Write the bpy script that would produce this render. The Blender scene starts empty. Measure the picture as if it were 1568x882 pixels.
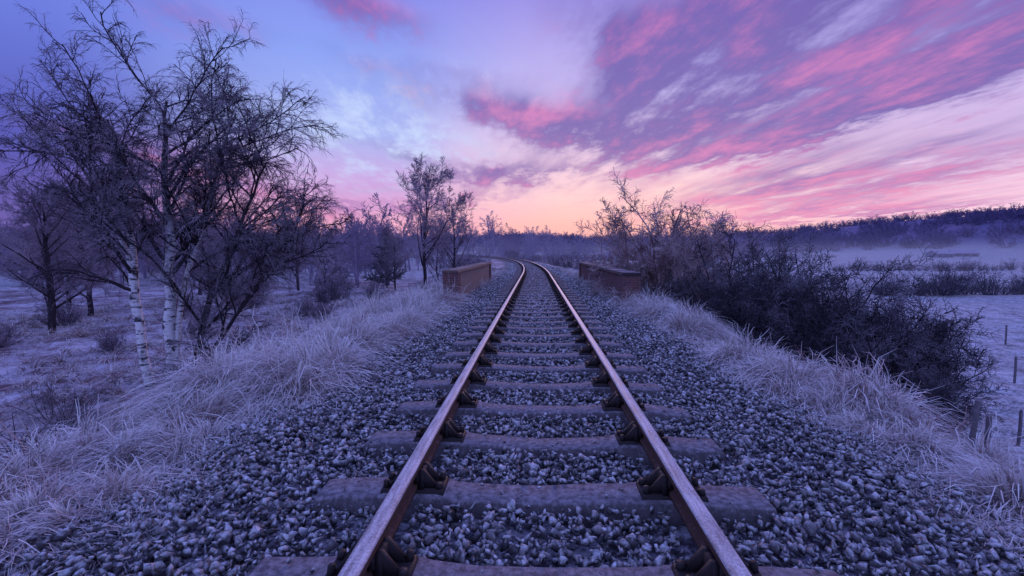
import bpy, bmesh, math
import numpy as np
from mathutils import Vector
S = bpy.context.scene
R0 = np.random.default_rng(7)

# ------------------------------------------------------------------ helpers
def lin(c):
    out=[]
    for v in c:
        v=v/255.0
        out.append(v/12.92 if v<=0.04045 else ((v+0.055)/1.055)**2.4)
    return tuple(out)+(1.0,)

def vnoise(x,y,seed=0):
    x=np.asarray(x,float); y=np.asarray(y,float)
    xi=np.floor(x).astype(np.int64); yi=np.floor(y).astype(np.int64)
    fx=x-xi; fy=y-yi
    fx=fx*fx*(3-2*fx); fy=fy*fy*(3-2*fy)
    def h(a,b):
        n=(a*374761393+b*668265263+seed*1442695041)&0x7fffffff
        n=((n^(n>>13))*1274126177)&0x7fffffff
        n=(n^(n>>16))&0xffff
        return n/65535.0
    return (h(xi,yi)*(1-fx)+h(xi+1,yi)*fx)*(1-fy)+(h(xi,yi+1)*(1-fx)+h(xi+1,yi+1)*fx)*fy
def fbm(x,y,seed=0,o=3):
    s=0;a=.5
    for i in range(o):
        s=s+a*vnoise(x*2**i,y*2**i,seed+i); a*=.5
    return s/(1-.5**o)
def sstep(a,b,x):
    t=np.clip((np.asarray(x,float)-a)/(b-a),0,1); return t*t*(3-2*t)

def mesh_np(name,V,F,mats=(),midx=None,smooth=False,col=None):
    V=np.asarray(V,np.float32); F=np.asarray(F,np.int32)
    me=bpy.data.meshes.new(name)
    k=F.shape[1]
    me.vertices.add(len(V)); me.vertices.foreach_set('co',V.ravel())
    me.loops.add(F.size); me.loops.foreach_set('vertex_index',F.ravel())
    me.polygons.add(len(F))
    me.polygons.foreach_set('loop_start',np.arange(0,F.size,k,dtype=np.int32))
    me.polygons.foreach_set('loop_total',np.full(len(F),k,np.int32))
    for m in mats: me.materials.append(m)
    if midx is not None: me.polygons.foreach_set('material_index',np.asarray(midx,np.int32))
    if smooth: me.polygons.foreach_set('use_smooth',np.ones(len(F),bool))
    me.update(calc_edges=True)
    if col is not None:
        a=me.color_attributes.new('Col','FLOAT_COLOR','POINT')
        c=np.ones((len(V),4),np.float32); c[:,:3]=col
        a.data.foreach_set('color',c.ravel())
    return me
def obj(name,me,loc=(0,0,0),parent=None,rot=0,scale=1):
    o=bpy.data.objects.new(name,me); S.collection.objects.link(o)
    o.location=loc; o.rotation_euler=(0,0,rot)
    o.scale=(scale,)*3 if not hasattr(scale,'__len__') else scale
    if parent: o.parent=parent
    return o
def empty(name,loc=(0,0,0)):
    o=bpy.data.objects.new(name,None); S.collection.objects.link(o); o.location=loc; return o

class NT:
    def __init__(s,tree): s.t=tree; s.n=tree.nodes; s.l=tree.links
    def node(s,ty,**kw):
        n=s.n.new(ty)
        for k,v in kw.items(): setattr(n,k,v)
        return n
    def put(s,sock,v):
        if isinstance(v,bpy.types.NodeSocket): s.l.new(v,sock)
        else: sock.default_value=v
    def m(s,op,a,b=None,c=None,clamp=False):
        n=s.node('ShaderNodeMath',operation=op,use_clamp=clamp)
        s.put(n.inputs[0],a)
        if b is not None: s.put(n.inputs[1],b)
        if c is not None: s.put(n.inputs[2],c)
        return n.outputs[0]
    def ss(s,x,a,b,lo=0.0,hi=1.0):
        n=s.node('ShaderNodeMapRange',interpolation_type='SMOOTHSTEP')
        s.put(n.inputs[0],x); n.inputs[1].default_value=a; n.inputs[2].default_value=b
        n.inputs[3].default_value=lo; n.inputs[4].default_value=hi
        return n.outputs[0]
    def mix(s,f,a,b):
        n=s.node('ShaderNodeMix',data_type='RGBA')
        s.put(n.inputs[0],f); s.put(n.inputs[6],a); s.put(n.inputs[7],b)
        return n.outputs[2]
    def noise(s,vec,scale,detail=4,rough=.55,dist=0):
        n=s.node('ShaderNodeTexNoise')
        if vec is not None: s.put(n.inputs['Vector'],vec)
        n.inputs['Scale'].default_value=scale; n.inputs['Detail'].default_value=detail
        n.inputs['Roughness'].default_value=rough; n.inputs['Distortion'].default_value=dist
        return n.outputs[0]
    def ramp(s,f,stops,mode='LINEAR'):
        n=s.node('ShaderNodeValToRGB'); cr=n.color_ramp; cr.interpolation=mode
        while len(cr.elements)<len(stops): cr.elements.new(0.5)
        for e,(p,c) in zip(cr.elements,stops): e.position=p; e.color=c
        s.put(n.inputs[0],f); return n.outputs[0]

def newmat(name):
    m=bpy.data.materials.new(name); m.use_nodes=True
    nt=NT(m.node_tree); b=m.node_tree.nodes['Principled BSDF']
    b.inputs['Specular IOR Level'].default_value=.3
    return m,nt,b
def frosted(name,base,frost,amount=0.,nw=.5,namp=1.,scale=6.,rough=.8,bump=0.,bscale=40.,island=0.,base2=None,metal=0.,det=4):
    m,nt,b=newmat(name)
    g=nt.node('ShaderNodeNewGeometry'); pos=g.outputs['Position']
    sx=nt.node('ShaderNodeSeparateXYZ'); nt.l.new(g.outputs['Normal'],sx.inputs[0])
    n=nt.noise(pos,scale,det,.65)
    f=nt.m('MULTIPLY_ADD',nt.m('MAXIMUM',sx.outputs[2],0.0),nw,amount)
    f=nt.m('MULTIPLY_ADD',nt.m('SUBTRACT',n,.5),namp*2,f)
    bc=base+(1,)
    if base2 is not None:
        f2=nt.m('FRACT',nt.m('MULTIPLY',g.outputs['Random Per Island'],7.31)) if island else nt.noise(pos,scale*.6,3)
        bc=nt.mix(f2,base+(1,),base2+(1,))
    if island:
        f=nt.m('MULTIPLY_ADD',nt.m('SUBTRACT',g.outputs['Random Per Island'],.5),island,f)
    f=nt.m('ADD',f,0.,clamp=True)
    nt.l.new(nt.mix(f,bc,frost+(1,)),b.inputs['Base Color'])
    b.inputs['Roughness'].default_value=rough; b.inputs['Metallic'].default_value=metal
    if bump:
        bn=nt.node('ShaderNodeBump'); bn.inputs['Strength'].default_value=bump; bn.inputs['Distance'].default_value=.01
        nt.l.new(nt.noise(pos,bscale,3,.7),bn.inputs['Height']); nt.l.new(bn.outputs[0],b.inputs['Normal'])
    return m
def twigmat(name,base,frost,amount,namp,scale):
    m=bpy.data.materials.new(name); m.use_nodes=True; nt=NT(m.node_tree); t=m.node_tree; t.nodes.clear()
    g=nt.node('ShaderNodeNewGeometry'); sx=nt.node('ShaderNodeSeparateXYZ'); nt.l.new(g.outputs['Normal'],sx.inputs[0])
    n=nt.noise(g.outputs['Position'],scale,2,.65)
    f=nt.m('MULTIPLY_ADD',sx.outputs[2],.25,amount+.08); f=nt.m('MULTIPLY_ADD',nt.m('SUBTRACT',n,.5),namp*2,f); f=nt.m('ADD',f,0.,clamp=True)
    d=nt.node('ShaderNodeBsdfDiffuse'); nt.l.new(nt.mix(f,base+(1,),frost+(1,)),d.inputs[0])
    o=nt.node('ShaderNodeOutputMaterial'); nt.l.new(d.outputs[0],o.inputs[0]); return m

# ------------------------------------------------------------------ layout
def xc(y):
    y=np.asarray(y,float); return -np.maximum(0,y-25)**2/(2*360.)
def ground(x,y):
    x=np.asarray(x,float); y=np.asarray(y,float)
    yc=np.clip(y,-50,220)
    s=x-xc(yc)
    wob=(fbm(y*.35,x*0+3,5)-.5)*1.0
    topz=-.29-.10*sstep(2.0,3.0,np.abs(s))
    vl=-3.75+(fbm(x*.09,y*.09,11)-.5)*1.3; vr=-3.5+(fbm(x*.05,y*.05,21)-.5)*.6
    sl=sstep(0,1,(-s-3.3-wob)/6.5); sr=sstep(0,1,(s-2.75-wob*.5)/6.0)
    z=topz+(vl-topz)*sl+(vr-topz)*sr
    z=z+(fbm(x*1.3,y*1.3,31)-.5)*.30*sstep(2.3,3.3,np.abs(s))
    r=np.hypot(x,y)
    ratio=x/np.maximum(np.abs(y),1)
    hill=sstep(300,660,r)*(20+19*sstep(.25,1.0,ratio)+10*(fbm(x*.006,y*.006,41)-.5))
    hill=hill+9*np.exp(-(((x-330)/90)**2+((y-330)/45)**2))+2.5*np.exp(-(((x-160)/80)**2+((y-270)/40)**2))
    return z+hill

# ------------------------------------------------------------------ world sky
W=bpy.data.worlds.new('World'); S.world=W; W.use_nodes=True
nt=NT(W.node_tree); bg=W.node_tree.nodes['Background']; wo=W.node_tree.nodes['World Output']
tc=nt.node('ShaderNodeTexCoord'); sp=nt.node('ShaderNodeSeparateXYZ'); nt.l.new(tc.outputs['Generated'],sp.inputs[0])
X,Y,Z=sp.outputs
az=nt.m('ARCTAN2',X,Y); el=nt.m('ARCSINE',Z)
zz=nt.m('ADD',nt.m('MAXIMUM',Z,0.0),.07)
px=nt.m('DIVIDE',X,zz); py=nt.m('DIVIDE',Y,zz)
pxx=nt.m('MULTIPLY_ADD',py,.12,px)
def plane(sy_,off=0.):
    c=nt.node('ShaderNodeCombineXYZ'); nt.put(c.inputs[0],pxx); nt.put(c.inputs[1],nt.m('MULTIPLY',py,sy_)); c.inputs[2].default_value=off
    return c.outputs[0]
nA=nt.noise(plane(.24),1.4,4,.62)
nB=nt.noise(plane(.44,4.),3.5,5,.66)
nC=nt.noise(plane(.3,9.),.7,1,.55)
e=nt.m('DIVIDE',nt.m('MAXIMUM',el,0.0),.6)
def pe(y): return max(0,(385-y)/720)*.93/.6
left=nt.ramp(e,[(0,lin((120,98,168))),(pe(330),lin((102,90,168))),(pe(250),lin((88,90,180))),(pe(120),lin((106,122,218))),(pe(0),lin((120,136,228))),(1,lin((108,125,230)))])
cl=nt.ramp(e,[(0,lin((228,160,195))),(pe(345),lin((240,172,200))),(pe(290),lin((208,164,220))),(pe(210),lin((168,180,238))),(pe(100),lin((138,160,240))),(pe(0),lin((128,134,230))),(1,lin((112,128,235)))])
ce=nt.ramp(e,[(0,lin((252,176,176))),(pe(345),lin((255,188,182))),(pe(300),lin((255,208,208))),(pe(240),lin((240,206,228))),(pe(150),lin((200,188,240))),(pe(0),lin((150,140,226))),(1,lin((115,122,228)))])
ri=nt.ramp(e,[(0,lin((245,190,212))),(pe(320),lin((250,208,228))),(pe(250),lin((216,190,232))),(pe(120),lin((176,164,228))),(pe(0),lin((130,114,196))),(1,lin((112,112,215)))])
def paz(x): return math.atan((x-820)/720)
azd=nt.m('MULTIPLY_ADD',nt.m('SUBTRACT',nC,.5),.25,az)
base=nt.mix(nt.ss(azd,paz(30),paz(470)),left,cl)
base=nt.mix(nt.ss(azd,paz(540),paz(860)),base,ce)
base=nt.mix(nt.ss(azd,paz(1000),paz(1500)),base,ri)
base=nt.mix(nt.ss(nt.m('ABSOLUTE',az),1.1,1.8),base,lin((150,165,245)))
w=nt.m('MULTIPLY',nt.ss(nB,.42,.68),nt.ss(nt.m('ABSOLUTE',nt.m('SUBTRACT',az,paz(620))),.36,.05))
w=nt.m('MULTIPLY',w,nt.ss(nt.m('ABSOLUTE',nt.m('SUBTRACT',el,.23)),.17,.03))
base=nt.mix(nt.m('MULTIPLY',w,.85),base,lin((200,216,250)))
clouds=[ # x1,y1,x2,y2,thick,weight
 (900,205,1600,-90,86,1.3),(1000,50,1560,-60,80,1.2),(860,30,1020,110,42,.7),
 (1180,210,1440,145,15,1.4),(1030,252,1230,215,14,1.0),(1400,118,1640,40,26,1.05),
 (1060,310,1640,215,34,1.15),(640,145,900,205,28,.95),(470,-25,650,50,32,.9),
 (600,285,870,258,16,.75),(930,215,1060,205,20,1.0),(1150,334,1600,300,11,.85),(500,325,760,300,11,.7),(250,235,520,330,24,.5),(200,-10,420,60,30,.5),(20,190,300,235,26,.4),(520,215,700,255,14,.55),(560,95,760,130,16,.4)]
wa=nt.m('MULTIPLY_ADD',nt.m('SUBTRACT',nA,.5),.18,az); we=nt.m('MULTIPLY_ADD',nt.m('SUBTRACT',nB,.5),.11,el)
cv=nt.node('ShaderNodeCombineXYZ'); nt.put(cv.inputs[0],wa); nt.put(cv.inputs[1],we)
tot=0.0
for (x1,y1,x2,y2,th,wt) in clouds:
    def ae(x,y):
        a=paz(x); return a, math.atan((385-y)/720*math.cos(a))
    a1,e1=ae(x1,y1); a2,e2=ae(x2,y2)
    L=math.hypot(a2-a1,e2-e1)/2*1.15; T=th/720*.9
    mp=nt.node('ShaderNodeMapping',vector_type='TEXTURE'); nt.l.new(cv.outputs[0],mp.inputs[0])
    mp.inputs['Location'].default_value=((a1+a2)/2,(e1+e2)/2,0); mp.inputs['Rotation'].default_value=(0,0,math.atan2(e2-e1,a2-a1)); mp.inputs['Scale'].default_value=(L,T,1)
    dt=nt.node('ShaderNodeVectorMath',operation='DOT_PRODUCT'); nt.l.new(mp.outputs[0],dt.inputs[0]); nt.l.new(mp.outputs[0],dt.inputs[1])
    tot=nt.m('MULTIPLY_ADD',nt.m('POWER',.449,dt.outputs['Value']),wt,tot)
tot=nt.m('MINIMUM',tot,1.35)
tot=nt.m('ADD',tot,nt.m('MULTIPLY',nt.ss(el,.55,.9),.25))
dens=nt.m('MULTIPLY_ADD',nt.m('SUBTRACT',nA,.5),2.5,nt.m('MULTIPLY',nt.m('SUBTRACT',nB,.5),2.0))
dens=nt.m('MULTIPLY',nt.m('ADD',dens,.90),tot)
dens=nt.ss(dens,.12,1.1)
pk=nt.m('ADD',nt.m('MULTIPLY_ADD',nt.m('SUBTRACT',nB,.5),3.4,.26),nt.m('MULTIPLY',nt.m('SUBTRACT',nC,.5),1.8))
pk=nt.m('ADD',pk,nt.m('MULTIPLY',nt.ss(az,-.25,.25),.22))
pk=nt.ss(pk,.0,1.15)
lowp=nt.ss(el,.2,.06)
dark=nt.mix(lowp,lin((106,88,168)),lin((164,114,182)))
pink=nt.mix(lowp,lin((206,118,180)),lin((232,142,184)))
cc=nt.mix(pk,dark,pink)
skyc=nt.mix(nt.m('MULTIPLY',dens,.86),base,cc)
nt.l.new(skyc,bg.inputs[0]); bg.inputs[1].default_value=1.06
st=nt.node('ShaderNodeTexSky',sky_type='NISHITA',sun_disc=False); st.sun_elevation=math.radians(2); st.sun_rotation=math.radians(4)
b2=nt.node('ShaderNodeBackground'); nt.l.new(st.outputs[0],b2.inputs[0]); b2.inputs[1].default_value=.002
ad=nt.node('ShaderNodeAddShader'); nt.l.new(bg.outputs[0],ad.inputs[0]); nt.l.new(b2.outputs[0],ad.inputs[1]); nt.l.new(ad.outputs[0],wo.inputs[0])

added_dawn_light=bpy.data.lights.new('added_dawn_light','SUN'); added_dawn_light.energy=.55; added_dawn_light.angle=math.radians(14); added_dawn_light.color=(1,.62,.6)  # sun still below horizon; lamp added for rail sheen and rim light
so=bpy.data.objects.new('added_dawn_light',added_dawn_light); S.collection.objects.link(so)
so.rotation_euler=Vector((-.07,-1,-.22)).to_track_quat('-Z','Y').to_euler()

# ------------------------------------------------------------------ materials
M_stone=frosted('ballast_stone',(.048,.047,.060),(.80,.83,.93),-.05,.52,1.05,38,.75,.6,90,.7,(.24,.225,.25),det=3)
M_sleeper=frosted('sleeper_concrete',(.085,.075,.095),(.56,.54,.63),-.18,.42,.80,26,.85,.8,70,base2=(.15,.13,.155))
M_chair=frosted('cast_iron_chair',(.030,.022,.026),(.35,.32,.4),-.35,.35,.5,40,.6,.5,120)
M_barkdark=twigmat('dark_bark',(.050,.040,.050),(.48,.44,.52),-.20,.6,5)
M_twig=twigmat('birch_twigs',(.13,.10,.14),(.76,.69,.80),.12,1.3,.45)
M_twigf=twigmat('frosted_twigs',(.24,.15,.16),(.88,.72,.75),.2,1.,.8)
M_bush=twigmat('hawthorn_twigs',(.06,.052,.07),(.56,.51,.60),-.08,1.1,1.0)
M_mid=twigmat('midground_twigs_hazed',(.18,.14,.20),(.68,.58,.68),.16,.9,.3)  # frosted twigs, lightened a little to paint in middle-distance haze
M_far=twigmat('distant_twigs_hazed',(.24,.19,.32),(.56,.47,.63),.1,.9,.05)  # aerial haze painted in: paler, bluer twig colours
M_ridge=twigmat('ridge_twigs_hazed',(.13,.11,.24),(.26,.21,.38),.1,.9,.02)  # blue distance haze put into the ridge tree colours
M_pine=twigmat('pine_needles',(.05,.07,.09),(.30,.32,.42),-.2,.8,2)
M_rust=frosted('rail_side',(.07,.036,.032),(.42,.34,.37),-.25,.4,.7,30,.85,.5,100,base2=(.13,.065,.05))
def railtop():
    m,nt,b=newmat('rail_head')
    g=nt.node('ShaderNodeNewGeometry'); mp=nt.node('ShaderNodeMapping'); mp.inputs['Scale'].default_value=(30,2.5,30)
    nt.l.new(g.outputs['Position'],mp.inputs[0]); n=nt.noise(mp.outputs[0],1.5,4,.65); n2=nt.noise(g.outputs['Position'],80,4,.7)
    f=nt.m('ADD',nt.m('MULTIPLY',n,2.4),nt.m('MULTIPLY_ADD',n2,2.0,-1.68),clamp=True)
    nt.l.new(nt.mix(f,(.27,.21,.22,1),(.80,.75,.80,1)),b.inputs['Base Color'])
    b.inputs['Metallic'].default_value=.05; nt.l.new(nt.m('MULTIPLY_ADD',f,.15,.48),b.inputs['Roughness']); b.inputs['Specular IOR Level'].default_value=.38
    bn=nt.node('ShaderNodeBump'); bn.inputs['Strength'].default_value=.35; bn.inputs['Distance'].default_value=.003
    nt.l.new(n2,bn.inputs['Height']); nt.l.new(bn.outputs[0],b.inputs['Normal']); return m
M_head=railtop()
def birchbark():
    m,nt,b=newmat('birch_bark')
    t=nt.node('ShaderNodeTexCoord'); mp=nt.node('ShaderNodeMapping'); mp.inputs['Scale'].default_value=(1.6,1.6,7)
    nt.l.new(t.outputs['Object'],mp.inputs[0]); n=nt.noise(mp.outputs[0],1.6,5,.65)
    n2=nt.noise(t.outputs['Object'],1.3,4,.6)
    sp=nt.node('ShaderNodeSeparateXYZ'); nt.l.new(t.outputs['Object'],sp.inputs[0])
    f=nt.m('ADD',nt.ss(n,.52,.62),nt.ss(n2,.53,.62)); f=nt.m('ADD',f,nt.ss(sp.outputs[2],5,8)); f=nt.m('ADD',f,nt.ss(sp.outputs[2],1.3,.2,0,.6),clamp=True)
    nt.l.new(nt.mix(f,(.88,.86,.89,1),(.05,.04,.055,1)),b.inputs['Base Color']); b.inputs['Roughness'].default_value=.75
    return m
M_birch=birchbark()
def grassmat(name):
    m=bpy.data.materials.new(name); m.use_nodes=True; nt=NT(m.node_tree); m.node_tree.nodes.clear()
    a=nt.node('ShaderNodeVertexColor',layer_name='Col'); d=nt.node('ShaderNodeBsdfDiffuse'); nt.l.new(a.outputs[0],d.inputs[0])
    o=nt.node('ShaderNodeOutputMaterial'); nt.l.new(d.outputs[0],o.inputs[0]); return m
M_grass=grassmat('frosted_grass')
def terrainmat():
    m,nt,b=newmat('frosty_ground')
    g=nt.node('ShaderNodeNewGeometry'); pos=g.outputs['Position']
    a=nt.node('ShaderNodeVertexColor',layer_name='Col'); sc=nt.node('ShaderNodeSeparateColor'); nt.l.new(a.outputs[0],sc.inputs[0])
    n1=nt.noise(pos,.28,4,.62); n2=nt.noise(pos,2.2,4,.7); n3=nt.noise(pos,11,3,.7)
    f=nt.m('ADD',nt.m('MULTIPLY_ADD',nt.m('SUBTRACT',n1,.5),3.4,.44),nt.m('ADD',nt.m('MULTIPLY',nt.m('SUBTRACT',n2,.5),2.2),nt.m('MULTIPLY',nt.m('SUBTRACT',n3,.5),1.4)),clamp=True)
    mead=nt.mix(f,(.16,.095,.11,1),(.66,.63,.74,1))
    sy=nt.node('ShaderNodeSeparateXYZ'); nt.l.new(pos,sy.inputs[0])
    fx=nt.m('MULTIPLY_ADD',sy.outputs[1],.25,sy.outputs[0])
    wv=nt.m('SINE',nt.m('MULTIPLY_ADD',n1,4.,nt.m('MULTIPLY',fx,2.2)))
    ff=nt.m('ADD',nt.m('MULTIPLY_ADD',nt.m('SUBTRACT',n2,.5),2.4,.52),nt.m('MULTIPLY_ADD',wv,.10,nt.m('MULTIPLY',nt.m('SUBTRACT',n3,.5),2.4)),clamp=True)
    field=nt.mix(ff,(.17,.175,.20,1),(.72,.74,.84,1))
    stone=nt.mix(nt.ss(n3,.4,.65),(.05,.045,.06,1),(.35,.35,.42,1))
    c=nt.mix(sc.outputs[1],mead,field); c=nt.mix(sc.outputs[0],c,stone)
    c=nt.mix(sc.outputs[2],c,(.15,.13,.28,1))  # far wooded hills: blue haze put into the ground colour
    nt.l.new(c,b.inputs['Base Color']); b.inputs['Roughness'].default_value=.9
    bn=nt.node('ShaderNodeBump'); bn.inputs['Strength'].default_value=.8; bn.inputs['Distance'].default_value=.15
    nt.l.new(nt.m('ADD',n2,nt.m('MULTIPLY',n3,.5)),bn.inputs['Height']); nt.l.new(bn.outputs[0],b.inputs['Normal'])
    return m
M_ground=terrainmat()

# ------------------------------------------------------------------ terrain
def axis(a,b,step,lo,hi,gr=1.09):
    c=list(np.arange(a,b+1e-6,step)); s=step; v=b
    while v<hi: s*=gr; v+=s; c.append(v)
    s=step; v=a; pre=[]
    while v>lo: s*=gr; v-=s; pre.append(v)
    return np.array(pre[::-1]+c)
gx=axis(-16,12,.2,-3000,3000,1.07); gy=axis(-2,30,.25,-600,3500,1.045)
GX,GY=np.meshgrid(gx,gy); GZ=ground(GX,GY)
nx,ny=len(gx),len(gy)
V=np.stack([GX,GY,GZ],-1).reshape(-1,3)
I=np.arange(nx*ny).reshape(ny,nx)
F=np.stack([I[:-1,:-1],I[:-1,1:],I[1:,1:],I[1:,:-1]],-1).reshape(-1,4)
s_=GX-xc(np.clip(GY,-50,220))
zb=(1-sstep(2.1,2.7,np.abs(s_)))*(GY<175)
rr=np.hypot(GX,GY)
zf=sstep(9,12,s_)*sstep(4,10,GY)
zf=np.maximum(zf,sstep(70,110,rr))
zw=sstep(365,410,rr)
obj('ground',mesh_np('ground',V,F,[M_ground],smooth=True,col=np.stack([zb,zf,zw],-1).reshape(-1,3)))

# ------------------------------------------------------------------ track
track=empty('railway_track')
ys=np.concatenate([np.arange(-2,30,.5),np.arange(30,176,1.5)])
def frame(y):
    c=xc(y); dx=(xc(y+.01)-xc(y-.01))/.02; L=np.sqrt(1+dx*dx)
    return c,1/L,-dx/L
prof=np.array([(-.041,-.012),(-.036,-.002),(-.02,.001),(.02,.001),(.036,-.002),(.041,-.012),(.041,-.042),(.034,-.052),(.011,-.062),(.010,-.115),(.030,-.128),(.034,-.145),(-.034,-.145),(-.030,-.128),(-.010,-.115),(-.011,-.062),(-.034,-.052),(-.041,-.042)])
headf=[0,1,2,3,4]
def rail(name,off):
    c,nxr,nyr=frame(ys); k=len(prof)
    V=np.zeros((len(ys),k,3))
    V[:,:,0]=c[:,None]+nxr[:,None]*(off+prof[None,:,0]); V[:,:,1]=ys[:,None]+nyr[:,None]*(off+prof[None,:,0]); V[:,:,2]=prof[None,:,1]
    I=np.arange(len(ys)*k).reshape(-1,k); J=np.roll(I,-1,1)
    F=np.stack([I[:-1],J[:-1],J[1:],I[1:]],-1)
    mi=np.ones((len(ys)-1,k),int); mi[:,headf]=0
    return obj(name,mesh_np(name,V.reshape(-1,3),F.reshape(-1,4),[M_head,M_rust],mi.ravel()),parent=track)
rail('left_rail',-.7525); rail('right_rail',.7525)
SY=np.array([2.55+.75*k for k in range(-3,220)])
def hexa(bm,pts):
    v=[bm.verts.new(p) for p in pts]
    for f in ((0,3,2,1),(4,5,6,7),(0,1,5,4),(1,2,6,5),(2,3,7,6),(3,0,4,7)): bm.faces.new([v[i] for i in f])
def sleeper_mesh(seed):
    r=np.random.default_rng(seed)
    xs=np.array([-1.31,-1.29,-1.12,-.98,-.9,-.6,-.5,-.3,0,.3,.5,.6,.9,.98,1.12,1.29,1.31])
    top=np.array([-.20,-.188,-.182,-.176,-.167,-.167,-.182,-.195,-.199,-.195,-.182,-.167,-.167,-.176,-.182,-.188,-.20])+r.normal(0,.003,17)
    hw=np.array([.115,.126,.128,.128,.13,.13,.122,.114,.112,.114,.122,.13,.13,.128,.128,.126,.115])+r.normal(0,.005,17)
    V=[]
    for x,t,h in zip(xs,top,hw):
        V+= [(x,-h-.012,-.34),(x,-h,t-.012),(x,-h+.012,t),(x,h-.012,t),(x,h,t-.012),(x,h+.012,-.34)]
    V=np.array(V); I=np.arange(len(V)).reshape(-1,6)
    F=np.stack([I[:-1,:-1],I[1:,:-1],I[1:,1:],I[:-1,1:]],-1).reshape(-1,4)[:,::-1]
    caps=[]
    for row,fl in ((I[0],1),(I[-1],0)):
        for q in ((row[0],row[1],row[4],row[5]),(row[1],row[2],row[3],row[4])):
            caps.append(q if fl==0 else q[::-1])
    return V,np.vstack([F,np.array(caps)])
VV=[];FF=[];o=0
for i,y in enumerate(SY):
    V,F=sleeper_mesh(i); c,a,b_=frame(np.array([y+.13])); c=c[0];a=a[0];b_=b_[0]
    jig=R0.normal(0,.015); rot=R0.normal(0,.008)
    x=V[:,0]+jig; yy=V[:,1]+rot*V[:,0]
    W3=np.stack([c+a*x-b_*yy, y+.13+b_*x+a*yy, V[:,2]+R0.normal(0,.003)],-1)
    VV.append(W3);FF.append(F+o);o+=len(V)
obj('sleepers',mesh_np('sleepers',np.vstack(VV),np.vstack(FF),[M_sleeper]),parent=track)
def chair_mesh():
    bm=bmesh.new()
    def box(x0,x1,y0,y1,z0,z1,tx=0,ty=0):
        hexa(bm,[(x0,y0,z0),(x1,y0,z0),(x1,y1,z0),(x0,y1,z0),(x0+tx,y0+ty,z1),(x1-tx,y0+ty,z1),(x1-tx,y1-ty,z1),(x0+tx,y1-ty,z1)])
    box(-.19,.19,-.10,.10,-.19,-.148,.012,.012)
    for sg in (-1,1):
        for yy in (-.06,.03):
            a=[(sg*.036,yy,-.15),(sg*.15,yy,-.15),(sg*.15,yy+.03,-.15),(sg*.036,yy+.03,-.15),(sg*.042,yy,-.045),(sg*.065,yy,-.045),(sg*.065,yy+.03,-.045),(sg*.042,yy+.03,-.045)]
            hexa(bm,a if sg>0 else [a[i] for i in (1,0,3,2,5,4,7,6)])
        x0,x1=(.036,.07) if sg>0 else (-.07,-.036)
        box(x0,x1,-.085,.085,-.15,-.048,.004,.02)
        r=bmesh.ops.create_cone(bm,cap_ends=True,segments=6,radius1=.022,radius2=.016,depth=.045)
        bmesh.ops.translate(bm,verts=r['verts'],vec=(sg*.155,.055*sg,-.13))
        r=bmesh.ops.create_cone(bm,cap_ends=True,segments=8,radius1=.024,radius2=.02,depth=.03)
        bmesh.ops.translate(bm,verts=r['verts'],vec=(sg*.155,-.055*sg,-.135))
    box(.012,.040,-.13,.13,-.105,-.055,.002,.01)
    box(-.040,-.012,-.09,.09,-.105,-.055,.002,.01)
    bmesh.ops.recalc_face_normals(bm,faces=bm.faces); bmesh.ops.triangulate(bm,faces=bm.faces)
    V=np.array([v.co[:] for v in bm.verts]); F=np.array([[v.index for v in f.verts] for f in bm.faces]); bm.free(); return V,F
CV,CF=chair_mesh(); VV=[];FF=[];o=0
for y in SY[:70]:
    c,a,b_=frame(np.array([y+.13])); c=c[0];a=a[0];b_=b_[0]
    for off,fl in ((-.7525,-1),(.7525,1)):
        x=CV[:,0]*fl+off; yy=CV[:,1]*fl
        VV.append(np.stack([c+a*x-b_*yy,y+.13+b_*x+a*yy,CV[:,2]],-1)); FF.append(CF+o); o+=len(CV)
obj('rail_chairs',mesh_np('rail_chairs',np.vstack(VV),np.vstack(FF),[M_chair]),parent=track)

# ------------------------------------------------------------------ ballast
def stone_variant(r):
    bm=bmesh.new(); n=r.integers(7,11)
    p=r.normal(size=(n,3)); p/=np.linalg.norm(p,axis=1)[:,None]; p*=r.uniform(.8,1.25,(n,1)); p*=np.array([1.2,r.uniform(.6,1.0),r.uniform(.45,.8)])
    for q in p: bm.verts.new(q)
    bmesh.ops.convex_hull(bm,input=bm.verts)
    loose=[v for v in bm.verts if not v.link_faces]; bmesh.ops.delete(bm,geom=loose,context='VERTS')
    bmesh.ops.recalc_face_normals(bm,faces=bm.faces); bm.verts.index_update()
    V=np.array([v.co[:] for v in bm.verts]); F=np.array([[v.index for v in f.verts] for f in bm.faces]); bm.free(); return V,F
rs=np.random.default_rng(3); variants=[stone_variant(rs) for _ in range(60)]
P=[];Sz=[]
def addst(y0,y1,dens,smin,smax,ext=2.55,lay=.05):
    n=int((y1-y0)*2*ext*dens); y=rs.uniform(y0,y1,n); s=rs.uniform(-ext,ext,n)
    keep=rs.random(n)<1-sstep(ext-.6,ext,np.abs(s)+.0)*.85
    ph=((y-SY[0])%.75); ons=(ph<.26)&(np.abs(s)<1.32)
    onr=(np.abs(np.abs(s)-.7525)<.05)
    stray=ons&(rs.random(n)<.035)&(np.abs(np.abs(s)-.7525)>.22)
    keep&=(~ons|stray)&~onr
    y=y[keep];s=s[keep];st=stray[keep]
    z=ground(s+xc(y),y)+rs.random(len(y))*lay+.015*(np.abs(s)<.7)
    z=np.where(st,-.17,z)
    sz=smin+(smax-smin)*rs.random(len(y))**1.3; sz=np.where(rs.random(len(y))<.10,sz*1.4,sz); sz=np.where(st,sz*.6,sz)
    P.append(np.stack([s+xc(y),y,z],-1)); Sz.append(sz)
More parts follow.
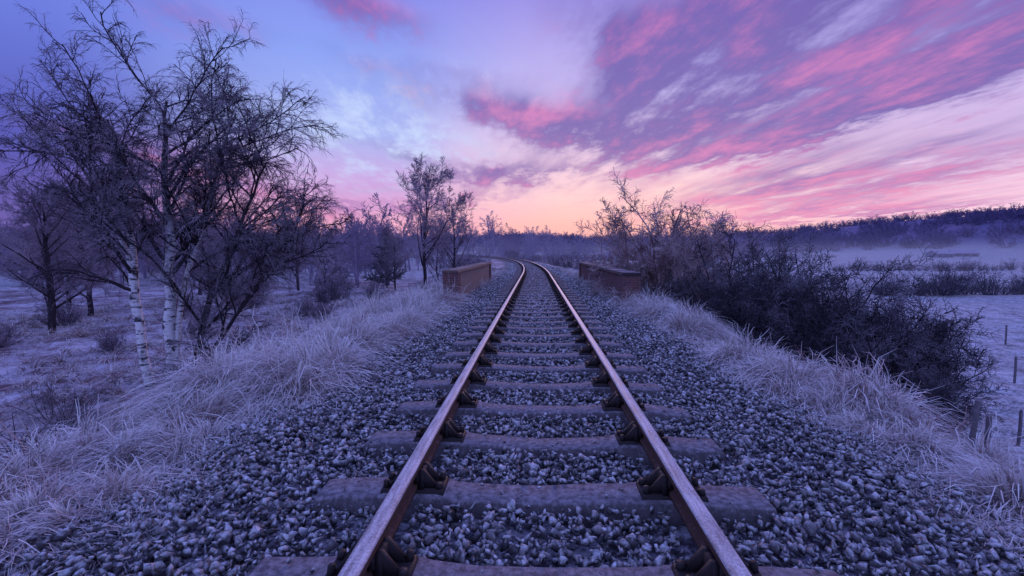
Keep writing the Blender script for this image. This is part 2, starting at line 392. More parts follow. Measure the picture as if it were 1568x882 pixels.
addst(1.1,5,1150,.013,.035,2.9,.08); addst(5,10,600,.018,.038,2.75,.075); addst(10,24,240,.026,.043,2.5,.07); addst(24,60,70,.045,.07,2.3,.04)
P=np.vstack(P);Sz=np.concatenate(Sz)
n=len(P); q=rs.normal(size=(n,4)); q/=np.linalg.norm(q,axis=1)[:,None]
q[:,1:3]*=.7; q/=np.linalg.norm(q,axis=1)[:,None]
w_,x_,y_,z_=q.T
Rm=np.stack([1-2*(y_*y_+z_*z_),2*(x_*y_-z_*w_),2*(x_*z_+y_*w_),2*(x_*y_+z_*w_),1-2*(x_*x_+z_*z_),2*(y_*z_-x_*w_),2*(x_*z_-y_*w_),2*(y_*z_+x_*w_),1-2*(x_*x_+y_*y_)],-1).reshape(n,3,3)
vid=rs.integers(0,60,n); VV=[];FF=[];o=0
for k,(v,f) in enumerate(variants):
    idx=np.where(vid==k)[0]
    t=np.einsum('nij,vj->nvi',Rm[idx],v)*Sz[idx][:,None,None]+P[idx][:,None,:]
    VV.append(t.reshape(-1,3)); FF.append((f[None]+(np.arange(len(idx))*len(v))[:,None,None]).reshape(-1,3)+o); o+=len(idx)*len(v)
obj('ballast',mesh_np('ballast',np.vstack(VV),np.vstack(FF),[M_stone]))

# ------------------------------------------------------------------ grass
def blades(rng,base,length,width,az_,lean,cols,arch=1.,nseg=4):
    n=len(base); t=np.linspace(0,1,nseg+1)
    d=np.stack([np.cos(az_),np.sin(az_)],-1)
    hor=(lean[:,None]*t[None]+arch*np.abs(lean)[:,None]*t[None]**2.2)*.6
    ver=t[None]*(1-.25*np.abs(lean)[:,None])-.55*arch*np.abs(lean)[:,None]*t[None]**2.6
    C=np.zeros((n,nseg+1,3))
    C[...,0]=base[:,0,None]+d[:,0,None]*hor*length[:,None]; C[...,1]=base[:,1,None]+d[:,1,None]*hor*length[:,None]
    C[...,2]=base[:,2,None]+ver*length[:,None]
    jit=rng.normal(0,.05,(n,nseg+1,3))*length[:,None,None]*t[None,:,None]; C+=jit
    wa=rng.uniform(0,2*np.pi,n); wd=np.stack([np.cos(wa),np.sin(wa),rng.uniform(-.3,.3,n)],-1)
    hw=width[:,None]*.5*(1-.75*t[None]**2)
    A=C-wd[:,None]*hw[...,None]; B=C+wd[:,None]*hw[...,None]
    V=np.stack([A,B],2).reshape(n,-1,3)
    k=(nseg+1)*2; f=np.array([[2*i,2*i+1,2*i+3,2*i+2] for i in range(nseg)])
    F=(f[None]+(np.arange(n)*k)[:,None,None]).reshape(-1,4)
    root,tip=cols
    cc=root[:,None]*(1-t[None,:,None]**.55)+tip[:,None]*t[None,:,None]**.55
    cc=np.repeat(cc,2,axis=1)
    return V.reshape(-1,3),F,cc.reshape(-1,3)
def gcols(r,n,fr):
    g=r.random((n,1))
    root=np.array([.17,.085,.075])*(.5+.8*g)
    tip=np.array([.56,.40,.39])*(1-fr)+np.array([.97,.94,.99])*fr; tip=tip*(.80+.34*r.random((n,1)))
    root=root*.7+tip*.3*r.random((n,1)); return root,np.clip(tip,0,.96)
def grass(name,regions,tuss,seed):
    r=np.random.default_rng(seed); VV=[];FF=[];CC=[];o=0
    for (s0,s1,y0,y1,nc,per,spread,lmin,lmax,w,lean) in regions:
        y=r.uniform(y0,y1,nc); s=r.uniform(s0,s1,nc); x=s+xc(y)
        cl=fbm(x*.9+7,y*.9,77); k=r.random(nc)<sstep(.28,.6,cl)*.85+.15
        x=x[k];y=y[k];cl=cl[k]; nc2=len(x)
        hs=r.uniform(.6,1.3,nc2)*(.6+.8*cl); caz=r.uniform(0,2*np.pi,nc2)
        bx=np.repeat(x,per)+r.normal(0,spread,nc2*per); by=np.repeat(y,per)+r.normal(0,spread,nc2*per)
        bz=ground(bx,by)-.01; n=len(bx); a=np.repeat(caz,per)+r.normal(0,1.3,n)
        L=r.uniform(lmin,lmax,n)*np.repeat(hs,per); le=np.clip(r.normal(lean,.35,n),.05,1.4)
        fr=np.clip(.25+np.repeat(r.random(nc2)*.5+1.6*(fbm(x*.7,y*.7,99)-.38),per)[:,None]+r.normal(0,.12,(n,1)),0,1)
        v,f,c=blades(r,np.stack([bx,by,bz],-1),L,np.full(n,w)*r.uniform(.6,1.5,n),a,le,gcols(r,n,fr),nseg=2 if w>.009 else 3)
        VV.append(v);FF.append(f+o);CC.append(c);o+=len(v)
    for (s0,s1,y0,y1,nc,per,rad,lmin,lmax,w) in tuss:
        y=r.uniform(y0,y1,nc); s=r.uniform(s0,s1,nc); x=s+xc(y); k_=fbm(x*.5+3,y*.5,55)>.38; x=x[k_];y=y[k_]; nc2=len(x)
        sc=r.uniform(.55,1.35,nc2); n=nc2*per
        a=r.uniform(0,2*np.pi,n); rr_=np.sqrt(r.random(n))*rad*np.repeat(sc,per)
        bx=np.repeat(x,per)+np.cos(a)*rr_; by=np.repeat(y,per)+np.sin(a)*rr_
        hb=np.repeat(sc,per)*rad*1.3*(1-(rr_/(rad*np.repeat(sc,per)))**2)
        up=r.random(n)
        bz=ground(bx,by)-.02+hb*up
        comb=np.repeat(r.uniform(0,6.28,nc2),per)
        dx=np.cos(a)*rr_/rad+.6*np.cos(comb); dy=np.sin(a)*rr_/rad+.6*np.sin(comb); a2=np.arctan2(dy,dx)+r.normal(0,.5,n)
        L=r.uniform(lmin,lmax,n)*np.repeat(sc,per); le=np.clip(.45+.6*rr_/rad+r.normal(0,.32,n),.08,1.5)
        fr=np.clip((.22+np.repeat(r.random(nc2)*.75+.1,per)+ .8*(up-.5))[:,None]+r.normal(0,.2,(n,1)),0,1)
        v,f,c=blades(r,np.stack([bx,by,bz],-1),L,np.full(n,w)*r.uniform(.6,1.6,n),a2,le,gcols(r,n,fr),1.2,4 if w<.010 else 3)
        VV.append(v);FF.append(f+o);CC.append(c);o+=len(v)
    return obj(name,mesh_np(name,np.vstack(VV),np.vstack(FF),[M_grass],col=np.vstack(CC)))
grass('grass_verge',[
 (-4.6,-2.1,1.3,5,1300,28,.05,.06,.18,.006,.9),
 (-4.6,-2.3,4,14,900,24,.07,.12,.30,.008,.8),
 (-5,-2.2,14,45,600,14,.1,.15,.4,.018,.8),
 (-9,-4.3,2,22,1800,14,.1,.12,.32,.012,.8)],
 [(-4.2,-2.6,1.8,5,60,210,.15,.14,.32,.007),(-4.1,-2.5,4.6,13,120,330,.27,.28,.56,.009),(-4.2,-2.5,13,30,90,110,.3,.3,.6,.018),(-8,-4.2,3,16,120,110,.24,.25,.55,.012)],1)
grass('grass_verge',[
 (2.3,4.2,1.3,6,1100,28,.05,.06,.18,.006,.9),
 (2.3,3.9,5,13,600,24,.06,.10,.26,.008,.85),
 (2.3,4.5,13,45,450,14,.1,.15,.4,.018,.8),
 (3.8,8,2,20,1300,14,.1,.12,.32,.012,.8)],
 [(2.7,4.2,2,5,60,220,.16,.16,.36,.008),(2.55,4.0,4.5,13,115,300,.24,.24,.48,.009),(2.5,3.8,13,30,80,100,.28,.3,.5,.018),(4.2,7,3,14,80,110,.22,.25,.5,.012)],2)
grass('meadow_grass',[
 (-45,-8.5,6,50,7000,10,.16,.12,.34,.028,.8),
 (8,30,6,40,2200,9,.14,.04,.14,.018,.8)],[(-40,-9,8,50,550,50,.3,.3,.7,.03)],4)

# ------------------------------------------------------------------ trees
def nrm(v): return v/np.maximum(np.linalg.norm(v,axis=-1,keepdims=True),1e-9)
def grow(r,P,R,count,t0,t1,amin,amax,lenf,n,grav,wig,rf,minr,ltap=.5,upb=0.):
    B,m,_=P.shape; PL=np.linalg.norm(np.diff(P,axis=1),axis=2).sum(1)
    t=((np.arange(count)[None]+r.random((B,count)))/count)*(t1-t0)+t0
    f=t*(m-1); i0=np.clip(f.astype(int),0,m-2); fr=(f-i0)[...,None]
    bi=np.arange(B)[:,None]
    p=(P[bi,i0]*(1-fr)+P[bi,i0+1]*fr).reshape(-1,3); tan=nrm(P[bi,i0+1]-P[bi,i0]).reshape(-1,3)
    rad=(R[bi,i0]*(1-fr[...,0])+R[bi,i0+1]*fr[...,0]).reshape(-1)
    q=nrm(np.cross(tan,r.normal(size=tan.shape))); a=r.uniform(amin,amax,len(p))[:,None]
    d=nrm(np.cos(a)*tan+np.sin(a)*q+np.array([0,0,upb]))
    tt=t.reshape(-1); ln=np.repeat(PL,count)*lenf*(1-ltap*tt)*r.uniform(.55,1.35,len(p))
    out=np.zeros((len(p),n,3)); out[:,0]=p
    for i in range(1,n):
        d=nrm(d+np.array([0,0,grav])*(i/n+.3)+r.normal(0,wig,d.shape)); out[:,i]=out[:,i-1]+d*(ln/(n-1))[:,None]
    r0=np.maximum(rad*rf,minr); Rn=np.maximum(r0[:,None]*np.linspace(1,.25,n)[None],minr*.6)
    return out,Rn
def tubes(P,R,k):
    B,n,_=P.shape; T=np.zeros_like(P); T[:,1:-1]=P[:,2:]-P[:,:-2]; T[:,0]=P[:,1]-P[:,0]; T[:,-1]=P[:,-1]-P[:,-2]; T=nrm(T)
    ref=np.where(np.abs(T[:,:1,2:3])>.8,np.array([1.,0,0]),np.array([0,0,1.]))
    A=nrm(np.cross(T,np.broadcast_to(ref,T.shape))); Bv=np.cross(T,A)
    th=np.arange(k)*2*np.pi/k
    V=P[:,:,None]+R[:,:,None,None]*(np.cos(th)[None,None,:,None]*A[:,:,None]+np.sin(th)[None,None,:,None]*Bv[:,:,None])
    I=np.arange(B*n*k).reshape(B,n,k); J=np.roll(I,-1,2)
    F=np.stack([I[:,:-1],J[:,:-1],J[:,1:],I[:,1:]],-1).reshape(-1,4)
    return V.reshape(-1,3),F
def assemble(name,parts,mats):
    VV=[];FF=[];MI=[];o=0
    for (P,R,k,mi) in parts:
        v,f=tubes(P,R,k); VV.append(v);FF.append(f+o);MI.append(np.full(len(f),mi));o+=len(v)
    return mesh_np(name,np.vstack(VV),np.vstack(FF),mats,np.concatenate(MI),smooth=True)
def spline(pts,n,r,wob):
    pts=np.array(pts,float); t=np.linspace(0,len(pts)-1,n); i=np.clip(t.astype(int),0,len(pts)-2); f=(t-i)[:,None]
    p=pts[i]*(1-f)+pts[i+1]*f
    for _ in range(2): p[1:-1]=(p[:-2]+2*p[1:-1]+p[2:])/4
    p[1:-1]+=r.normal(0,wob,(n-2,3))*np.array([1,1,.2]); return p
def birch(name,seed,trunks,limbs,t0,mt,counts=(10,7,9),twig=.0052,limbL=.42):
    r=np.random.default_rng(seed); parts=[]
    TP=np.array([spline(p,14,r,.04) for p,_ in trunks]); TR=np.array([np.linspace(1,.14,14)**.85*rad for _,rad in trunks])
    TR[:,0]*=1.35
    parts.append((TP,TR,9,0))
    # limbs, branches, branchlets, then bare hanging twigs leaving at acute angles
    L1,R1=grow(r,TP,TR,limbs,t0,.99,.5,1.15,limbL,9,.05,.12,.55,.028,.32,upb=.08); parts.append((L1,R1,6,1))
    L2,R2=grow(r,L1,R1,counts[0],.2,1,.4,1.0,.46,8,.03,.15,.55,.015,.42,upb=.10); parts.append((L2,R2,4,1))
    L3,R3=grow(r,L2,R2,counts[1],.12,1,.3,.95,.62,7,-.10,.19,.55,.0085,.35); parts.append((L3,R3,3,1))
    L4,R4=grow(r,L3,R3,counts[2],.15,1,.2,.75,.58,5,-.34,.15,.6,twig,.3); parts.append((L4,R4,3,2))
    return assemble(name,parts,mt)
bt=[M_birch,M_barkdark,M_twig]
g0=-3.8
bA=birch('birch_tree',11,[([(0,0,-.3),(-.35,0,3),(-.5,.1,5.4),(-.8,.3,7.6),(-1.2,.3,9.2)],.15),([(0,0,-.3),(-.35,0,3),(-.8,.3,5.2),(-1.9,.4,7.2),(-2.9,.3,8.7)],.11)],17,.33,bt,limbL=.33)
obj('birch_tree',bA,(-12.4,14.3,g0))
bB=birch('birch_tree',12,[([(0,0,-.3),(.25,0,3),(.4,-.1,5.8),(.5,-.2,8),(.5,0,9.6)],.19),([(.05,0,-.3),(.3,.1,2.8),(.9,.4,5.5),(1.7,.5,7.6),(2.3,.5,9.2)],.11)],18,.32,bt,limbL=.34)
obj('birch_tree',bB,(-11.8,14.2,g0))
bC=birch('birch_tree',13,[([(0,0,-.3),(.3,.2,2.5),(1.1,.3,4.4),(2.0,.2,6.2),(2.9,.1,7.8)],.12),([(0.1,0,-.3),(.9,-.2,1.8),(2.0,-.2,3.2),(2.9,-.1,4.5),(3.8,0,5.7)],.08)],18,.22,[M_barkdark,M_barkdark,M_twig],limbL=.40)
obj('birch_tree',bC,(-11.3,14.4,g0))

def bare_tree(name,seed,h,rad,mats,limbs=16,spread=.4,c=(7,6,5),twig=.006,t0=.25,up=.04):
    r=np.random.default_rng(seed); parts=[]
    TP=np.array([spline([(0,0,-.3),(.05*h*r.normal(),0,h*.35),(.05*h*r.normal(),.03*h*r.normal(),h*.7),(0,0,h*.9)],12,r,.02*h/6)]); TR=np.linspace(1,.12,12)[None]*rad
    parts.append((TP,TR,7,0))
    L1,R1=grow(r,TP,TR,limbs,t0,.98,.55,1.1,spread,7,up,.10,.5,.012,.5,upb=.05); parts.append((L1,R1,5,0))
    L2,R2=grow(r,L1,R1,c[0],.15,1,.4,1.,.45,6,.03,.13,.5,.008,.4,upb=.05); parts.append((L2,R2,3,1))
    L3,R3=grow(r,L2,R2,c[1],.1,1,.4,1.,.55,4,.02,.14,.6,twig,.4); parts.append((L3,R3,3,1))
    if c[2]:
        L4,R4=grow(r,L3,R3,c[2],.1,1,.4,1.,.6,3,.0,.14,.7,twig,.4); parts.append((L4,R4,3,1))
    return assemble(name,parts,mats)
def bush(name,seed,h,w,stems,mats,c=(8,7,6),twig=.005,wig=.14,fan=1.,rad=.03,grav=.02):
    r=np.random.default_rng(seed); P=np.zeros((stems,8,3))
    a=r.uniform(0,2*np.pi,stems); tilt=np.sqrt(r.random(stems))*fan
    P[:,0]=np.stack([np.cos(a)*w*.12*tilt,np.sin(a)*w*.12*tilt,np.full(stems,-.2)],-1)
    d=nrm(np.stack([np.cos(a)*np.sin(tilt),np.sin(a)*np.sin(tilt),np.cos(tilt)],-1)); ln=h*r.uniform(.75,1.05,stems)*(1-.25*tilt/max(fan,.01))
    for i in range(1,8):
        d=nrm(d+np.array([0,0,.06])+r.normal(0,wig,d.shape)); P[:,i]=P[:,i-1]+d*(ln/7)[:,None]
    Rr=np.linspace(1,.25,8)[None]*rad*r.uniform(.6,1.1,(stems,1))
    parts=[(P,Rr,5,0)]
    L2,R2=grow(r,P,Rr,c[0],.15,1,.5,1.3,.36,6,grav,wig,.5,.008,.4); parts.append((L2,R2,3,0))
    L3,R3=grow(r,L2,R2,c[1],.1,1,.5,1.3,.5,4,grav,wig,.6,twig,.4); parts.append((L3,R3,3,1))
    if c[2]:
        L4,R4=grow(r,L3,R3,c[2],.1,1,.5,1.3,.55,3,grav,wig,.7,twig,.4); parts.append((L4,R4,3,1))
    return assemble(name,parts,mats)
def gz(x,y): return float(ground(np.array([x]),np.array([y]))[0])
def put(name,me,x,y,rot=0,sc=1,dz=0): return obj(name,me,(x,y,gz(x,y)+dz),rot=rot,scale=sc)

bs1=bush('hazel_shrub',21,3.2,2.5,18,[M_barkdark,M_twig],(9,8,6),.006,.12,.9,.03,-.03)
put('hazel_shrub',bs1,-10.2,14.2)
put('hazel_shrub',bs1,-13.6,12.5,2,.6)
put('hazel_shrub',bs1,-9.3,17,1,.7)
tA=bare_tree('alder_tree',31,6.0,.10,[M_barkdark,M_mid],20,.48,(8,8,6),.008,.22)
tB=bare_tree('alder_tree',32,6.6,.09,[M_barkdark,M_mid],20,.46,(8,7,6),.010,.2)
put('alder_tree',tA,-5.2,22.0)
put('alder_tree',tB,-5.6,31.0,1,1.0)
put('alder_tree',tB,-7.2,35.0,3,.85)
wl=bush('willow_tree',41,5.0,4,24,[M_twigf,M_twigf],(10,9,8),.009,.16,.72,.065)
put('willow_tree',wl,4.9,19.0,0,1.12)
put('willow_tree',wl,7.6,24.0,2,1.15)
h1=bush('hawthorn_bush',51,4.0,4,44,[M_barkdark,M_bush],(10,9,7),.0058,.15,.85,.035)
h2=bush('hawthorn_bush',52,3.2,4,44,[M_barkdark,M_bush],(10,9,7),.0052,.15,.95,.03)
for x,y,ro,s,mm in [(6.9,12.2,0,1.15,h1),(6.2,15.2,2,1.1,h1),(6.9,10.4,0,1.12,h2),(7.6,11.4,3,1.2,h2),(5.5,12.9,4,.9,h2),(9.6,16.,1,1.25,h2),(7.9,14.2,5,1.15,h1),(6.5,8.9,2.5,.68,h2),(5.9,9.6,1.2,.55,h2)]:
    put('hawthorn_bush',mm,x,y,ro,s)
br=bush('bramble_bush',61,.95,1.,14,[M_twigf,M_twigf],(6,4,0),.004,.18,1.0,.008)
put('bramble_bush',br,3.7,5.6,0,1.1)
put('bramble_bush',br,3.5,4.4,2,.7)
put('bramble_bush',br,3.8,6.6,1,1.)
rd=bush('willow_shrub',71,1.9,1.5,30,[M_barkdark,M_twig],(7,5,0),.004,.07,.4,.012,.05)
for i,(x,y,s) in enumerate([(-7.6,6.6,1),(-6.9,5.6,.9),(-8.4,7.4,1.1),(-7.0,7.6,.8),(-8.6,6.0,1),(-6.4,4.8,.8),(-7.9,5.2,1)]): put('willow_shrub',rd,x,y,i*1.3,s)
tC=bare_tree('oak_tree',33,8.6,.2,[M_barkdark,M_mid],26,.48,(9,8,6),.013,.16,.03)
for x,y,ro,s in [(-29.5,27,0,1.),(-36,36,2,1.05),(-26,42,4,.8),(-42,40,1,1.),(-33,46,3,.9),(-23,50,.5,.8),(-17,56,2.2,.75),(-29,56,3.7,.95),(-21,66,5,.9),(-40,54,5.5,1.),(-34,31,1.4,.8)]: put('oak_tree',tC,x,y,ro,s)
bm1=bush('scrub_bush',81,3.6,4,28,[M_barkdark,M_mid],(8,7,5),.013,.13,1.1,.05)
for i,(x,y,s) in enumerate([(-19,42,1),(-17.5,35,.5),(-15.2,33,.5),(-13.3,33.5,.42),(-7,46,1.0),(-8.5,58,1.1),(-9.5,72,1.1),(-9.5,52,.9),(-13,88,1.2),(-18,110,1.4),(-4.6,38,.45),
    (5.3,33,.75),(5,44,.8),(4,58,.95),(2.5,75,1.1),(0,92,1.1),(-5,112,1.3),(9,52,1.3),(12,70,1.3),(15,42,1.),(20,60,1.2),
    (-22,30,.5),(-26,33,.6),(-30,48,1),(-36,52,1.1),(-24,55,1),(14,30,.7),(8,40,1),(-12,40,.5),(-20,26,.4),(-24,38,.6),(-16,46,.7),(-12.5,50,.7),(-27,22,.45),(-33,31,.6),(-21,22,.35)]):
    put('scrub_bush',bm1,x,y,i*1.7,s)
def pine(name,seed):
    r=np.random.default_rng(seed); TP=np.array([spline([(0,0,-.3),(0,0,5),(0.1,0,10.5)],10,r,.03)]); TR=np.linspace(1,.1,10)[None]*.2
    L1,R1=grow(r,TP,TR,70,.10,.99,1.1,1.6,.42,6,.04,.08,.4,.03,.80)
    L2,R2=grow(r,L1,R1,14,.1,1,.5,1.0,.35,4,.05,.1,.6,.07,.4)
    L3,R3=grow(r,L2,R2,6,.1,1,.5,1.0,.5,3,.05,.1,.6,.06,.4)
    return assemble(name,[(TP,TR,6,0),(L1,R1,4,0),(L2,R2,3,1),(L3,R3,3,1)],[M_barkdark,M_pine])
pm=pine('pine_tree',91); put('pine_tree',pm,-19.3,60,0,.62); put('pine_tree',pm,-60,105,1,.9); put('pine_tree',pm,-78,95,2,1.1)

def scatter(name,me,pts,seed,zs=(.75,1.2),mat=None):
    r=np.random.default_rng(seed); nv=len(me.vertices); V=np.zeros(nv*3,np.float32); me.vertices.foreach_get('co',V); V=V.reshape(-1,3)
    F=np.zeros(len(me.loops),np.int32); me.loops.foreach_get('vertex_index',F); F=F.reshape(-1,4)
    VV=[];FF=[]
    for i,(x,y,s) in enumerate(pts):
        a=r.uniform(0,6.28); sc=s*r.uniform(*zs); sw=sc*r.uniform(.9,1.25); c,sn=math.cos(a),math.sin(a)
        W_=np.stack([(V[:,0]*c-V[:,1]*sn)*sw+x,(V[:,0]*sn+V[:,1]*c)*sw+y,V[:,2]*sc+gz(x,y)],-1)
        VV.append(W_);FF.append(F+i*nv)
    return obj(name,mesh_np(name,np.vstack(VV),np.vstack(FF),[mat]))
md=bare_tree('t',101,9.5,.16,[M_far,M_far],16,.48,(7,6,0),.04,.12,.05)
far=bush('t2',102,9,8,10,[M_far,M_far],(6,3,0),.15,.13,1.0,.25)
r=np.random.default_rng(5); pts=[]
for i in range(170):
    y=r.uniform(62,130); pts.append((r.uniform(-1.3,-.32)*y,y,1.0))
for i in range(110):
    y=r.uniform(120,210); pts.append((r.uniform(-.45,.45)*y,y,r.uniform(.9,1.35)))
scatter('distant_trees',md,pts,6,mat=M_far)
pts=[]
for i in range(1500):
    a=r.uniform(-.95,.95); d=r.uniform(375,700)
    x,y=math.sin(a)*d,math.cos(a)*d
    pts.append((x,y,r.uniform(.9,1.4)))
for i in range(130):
    a=r.uniform(-.2,.5); d=r.uniform(225,270)+60*abs(a); pts.append((math.sin(a)*d,math.cos(a)*d,.55))
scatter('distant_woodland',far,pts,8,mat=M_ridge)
hm=bush('t3',103,9,8,18,[M_bush,M_bush],(7,5,0),.05,.13,1.,.12)
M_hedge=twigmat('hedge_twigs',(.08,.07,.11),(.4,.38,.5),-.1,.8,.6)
pts=[(x,54+.08*(x-40)+r.normal(0,.4),.26*r.uniform(.6,1.4)) for x in np.arange(38,75,1.0)]
scatter('hedgerow',hm,pts,9,mat=M_hedge)
pts=[(x,118+.15*(x-80)+r.normal(0,.6),.30*r.uniform(.5,1.3)) for x in np.arange(72,170,2.0)]
scatter('hedgerow',hm,pts,10,mat=M_hedge)

# ------------------------------------------------------------------ parapets
def brickmat(name,c1,c2,mortar,frost):
    m,nt,b=newmat(name)
    t=nt.node('ShaderNodeTexCoord'); s=nt.node('ShaderNodeSeparateXYZ'); nt.l.new(t.outputs['Object'],s.inputs[0])
    c=nt.node('ShaderNodeCombineXYZ'); nt.l.new(nt.m('ADD',s.outputs[0],s.outputs[1]),c.inputs[0]); nt.l.new(s.outputs[2],c.inputs[1])
    br=nt.node('ShaderNodeTexBrick'); nt.l.new(c.outputs[0],br.inputs[0])
    br.inputs['Color1'].default_value=c1+(1,); br.inputs['Color2'].default_value=c2+(1,); br.inputs['Mortar'].default_value=mortar+(1,)
    br.inputs['Scale'].default_value=1; br.inputs['Brick Width'].default_value=.225; br.inputs['Row Height'].default_value=.075; br.inputs['Mortar Size'].default_value=.007
    n=nt.noise(t.outputs['Object'],3,5,.65); n2=nt.noise(t.outputs['Object'],30,4,.6)
    nn=nt.m('MULTIPLY',nt.ss(n,.4,.75),.5)
    col=nt.mix(nn,br.outputs[0],frost+(1,)); col=nt.mix(nt.m('MULTIPLY',n2,.4),col,(.05,.035,.045,1))
    nt.l.new(col,b.inputs['Base Color']); b.inputs['Roughness'].default_value=.85
    bn=nt.node('ShaderNodeBump'); bn.inputs['Strength'].default_value=.8; bn.inputs['Distance'].default_value=.012
    nt.l.new(nt.m('SUBTRACT',nt.m('MULTIPLY',n2,.4),br.outputs[1]),bn.inputs['Height']); nt.l.new(bn.outputs[0],b.inputs['Normal'])
    return m
MBl=brickmat('brick_tan_lit',(.42,.28,.23),(.30,.20,.18),(.44,.39,.38),(.42,.35,.35))  # left wall's lit look put into a paler tan brick colour
MBr=brickmat('brick_red',(.25,.09,.08),(.15,.065,.07),(.24,.20,.22),(.22,.15,.17))
M_cop=frosted('coping_brick',(.05,.035,.045),(.66,.60,.70),-.15,.5,.5,9,.8,.5,40)
def boxmesh(name,x0,x1,y0,y1,z0,z1,mat,bev=.008):
    bm=bmesh.new(); bmesh.ops.create_cube(bm,size=1)
    for v in bm.verts: v.co=((x0+x1)/2+v.co.x*(x1-x0),(y0+y1)/2+v.co.y*(y1-y0),(z0+z1)/2+v.co.z*(z1-z0))
    if bev: bmesh.ops.bevel(bm,geom=bm.edges[:],offset=bev,segments=2,affect='EDGES')
    me=bpy.data.meshes.new(name); bm.to_mesh(me); bm.free(); me.materials.append(mat); return me
def parapet(xi,sg,y0,y1,zt,wall,pier,thick,capm):
    e=empty('brick_parapet')
    x0,x1=sorted((xi,xi+sg*thick))
    def p(n,*a,**k): obj(n,boxmesh(n,*a,**k),parent=e)
    p('wall',x0,x1,y0+.5,y1-.5,-1.6,zt-.08,wall)
    p('plinth',x0-.035,x1+.035,y0+.52,y1-.52,-1.6,-.42,wall)
    p('near_pier',x0-.06,x1+.06,y0,y0+.497,-1.8,zt-.08,pier)
    p('far_pier',x0-.06,x1+.06,y1-.497,y1,-1.8,zt-.08,pier)
    r=np.random.default_rng(int(y0*10)); yy=y0-.03
    bmj=bmesh.new()
    while yy<y1+.03:
        l=.225
        dz=r.normal(0,.004); pts=[(x0-.075,yy,zt-.077),(x1+.075,yy,zt-.077),(x1+.075,yy+l,zt-.077),(x0-.075,yy+l,zt-.077),
             (x0-.05,yy+.004,zt+.0+dz),(x1+.05,yy+.004,zt+.0+dz),(x1+.05,yy+l-.006,zt+.0+dz),(x0-.05,yy+l-.006,zt+.0+dz)]
        hexa(bmj,pts); yy+=l+.004
    me=bpy.data.meshes.new('coping'); bmj.to_mesh(me); bmj.free(); me.materials.append(capm); obj('coping',me,parent=e)
parapet(-2.45,-1,14.2,25,.66,MBl,MBr,.36,frosted('coping_stone',(.16,.11,.10),(.6,.52,.55),-.15,.5,.5,9,.8,.5,40))
parapet(2.5,1,13.6,27,.62,MBr,MBr,.42,M_cop)

# ------------------------------------------------------------------ fence posts, barns
M_post=frosted('weathered_wood',(.16,.14,.17),(.66,.66,.72),.0,.5,.5,12,.9,.5,40)
def post(h,w):
    bm=bmesh.new()
    rings=[(-.4,w),( h*.5,w*.97),(h-.05,w*.93),(h,w*.55)]
    L=[]
    for z,q in rings: L.append([bm.verts.new((math.cos(a)*q/1.6+.01*math.sin(z*5),math.sin(a)*q/1.6,z)) for a in [i*math.pi/4+.39 for i in range(8)]])
    for a,b in zip(L[:-1],L[1:]):
        for i in range(8): bm.faces.new([a[i],a[(i+1)%8],b[(i+1)%8],b[i]])
    bm.faces.new(L[-1]); me=bpy.data.meshes.new('fence_post'); bm.to_mesh(me); bm.free(); me.materials.append(M_post); return me
pmh=post(1.1,.07)
for x,y,s in [(4.0,4.45,.56),(4.2,4.5,.52),(11.6,11.6,.8),(17.5,17.8,.9),(24,25,.9),(-9.6,9.2,1),(-10.4,12,1),(-9.4,15,1),(-10.2,18,1),(-11.0,21,1),(-12.0,24,1),(-13,27,1),(-9.2,6.8,1)]:
    o_=put('fence_post',pmh,x,y,x,s); o_.rotation_euler[0]=.05*math.sin(x*9)
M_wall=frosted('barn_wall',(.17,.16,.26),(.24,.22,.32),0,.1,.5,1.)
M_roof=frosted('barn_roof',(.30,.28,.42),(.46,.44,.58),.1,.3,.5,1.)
M_dark=frosted('barn_opening',(.05,.05,.08),(.07,.07,.10),0,0,.2,1.)
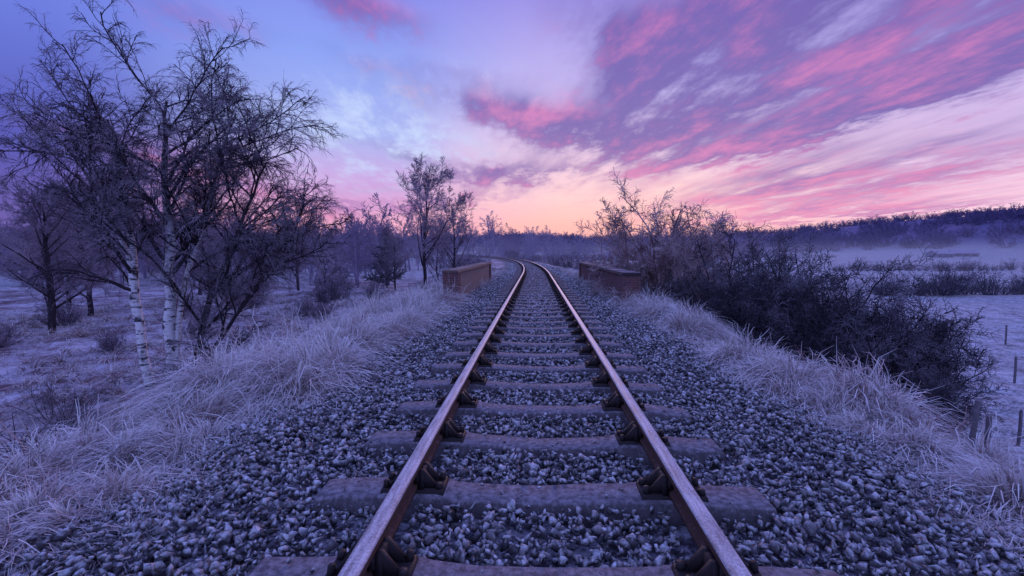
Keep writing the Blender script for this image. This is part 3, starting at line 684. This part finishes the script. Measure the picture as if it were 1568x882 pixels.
def barn(x,y,w,d,h,rot):
    e=empty('barn',(x,y,gz(x,y)-.3)); e.rotation_euler[2]=rot
    bm=bmesh.new(); a=[(-w/2,-d/2),(w/2,-d/2),(w/2,d/2),(-w/2,d/2)]
    lo=[bm.verts.new((p[0],p[1],0)) for p in a]; hi=[bm.verts.new((p[0],p[1],h)) for p in a]
    r1=bm.verts.new((-w/2,0,h+d*.25)); r2=bm.verts.new((w/2,0,h+d*.25))
    bm.faces.new([lo[0],lo[1],hi[1],hi[0]]); bm.faces.new([lo[1],lo[2],hi[2],r2,hi[1]]); bm.faces.new([lo[2],lo[3],hi[3],hi[2]]); bm.faces.new([lo[3],lo[0],hi[0],r1,hi[3]])
    me=bpy.data.meshes.new('walls'); bm.to_mesh(me); bm.free(); me.materials.append(M_wall); obj('walls',me,parent=e)
    bm=bmesh.new()
    for sg in (-1,1):
        q=[(-w/2-.3,sg*(d/2+.4),h-.17),(w/2+.3,sg*(d/2+.4),h-.17),(w/2+.3,0,h+d*.25+.03),(-w/2-.3,0,h+d*.25+.03)]
        hexa(bm,q+[(p[0],p[1],p[2]+.15) for p in q])
    me=bpy.data.meshes.new('roof'); bm.to_mesh(me); bm.free(); me.materials.append(M_roof); obj('roof',me,parent=e)
    for i in range(3):
        cx=-w/2+(i+.5)*w/3; obj('door_%d'%i,boxmesh('door',cx-w*.1,cx+w*.1,-d/2-.06,-d/2-.01,.2,h*.75,M_dark,0),parent=e)
barn(205,250,9,6,2.0,.15); barn(219,254,11,7,1.7,-.15)

# ------------------------------------------------------------------ mist
m=bpy.data.materials.new('mist'); m.use_nodes=True; t=m.node_tree; t.nodes.clear()
vs=t.nodes.new('ShaderNodeVolumeScatter'); vs.inputs['Density'].default_value=.0016; vs.inputs['Color'].default_value=(.92,.92,1,1)
oo=t.nodes.new('ShaderNodeOutputMaterial'); t.links.new(vs.outputs[0],oo.inputs['Volume'])
obj('morning_mist',boxmesh('morning_mist',-600,600,40,900,-9,4.2,m,0))

# ------------------------------------------------------------------ camera
cam=bpy.data.cameras.new('camera'); co=bpy.data.objects.new('camera',cam); S.collection.objects.link(co); S.camera=co
cam.lens=16.53; cam.sensor_width=36; cam.clip_end=8000; cam.clip_start=.05
co.location=(-.04,0,1.23); co.rotation_euler=(math.radians(90-4.45),0,math.radians(2.86))
S.view_settings.view_transform='Standard'; S.view_settings.look='None'; S.view_settings.exposure=0
for mm in ('t','t2','t3'):
    if mm in bpy.data.meshes: bpy.data.meshes.remove(bpy.data.meshes[mm])
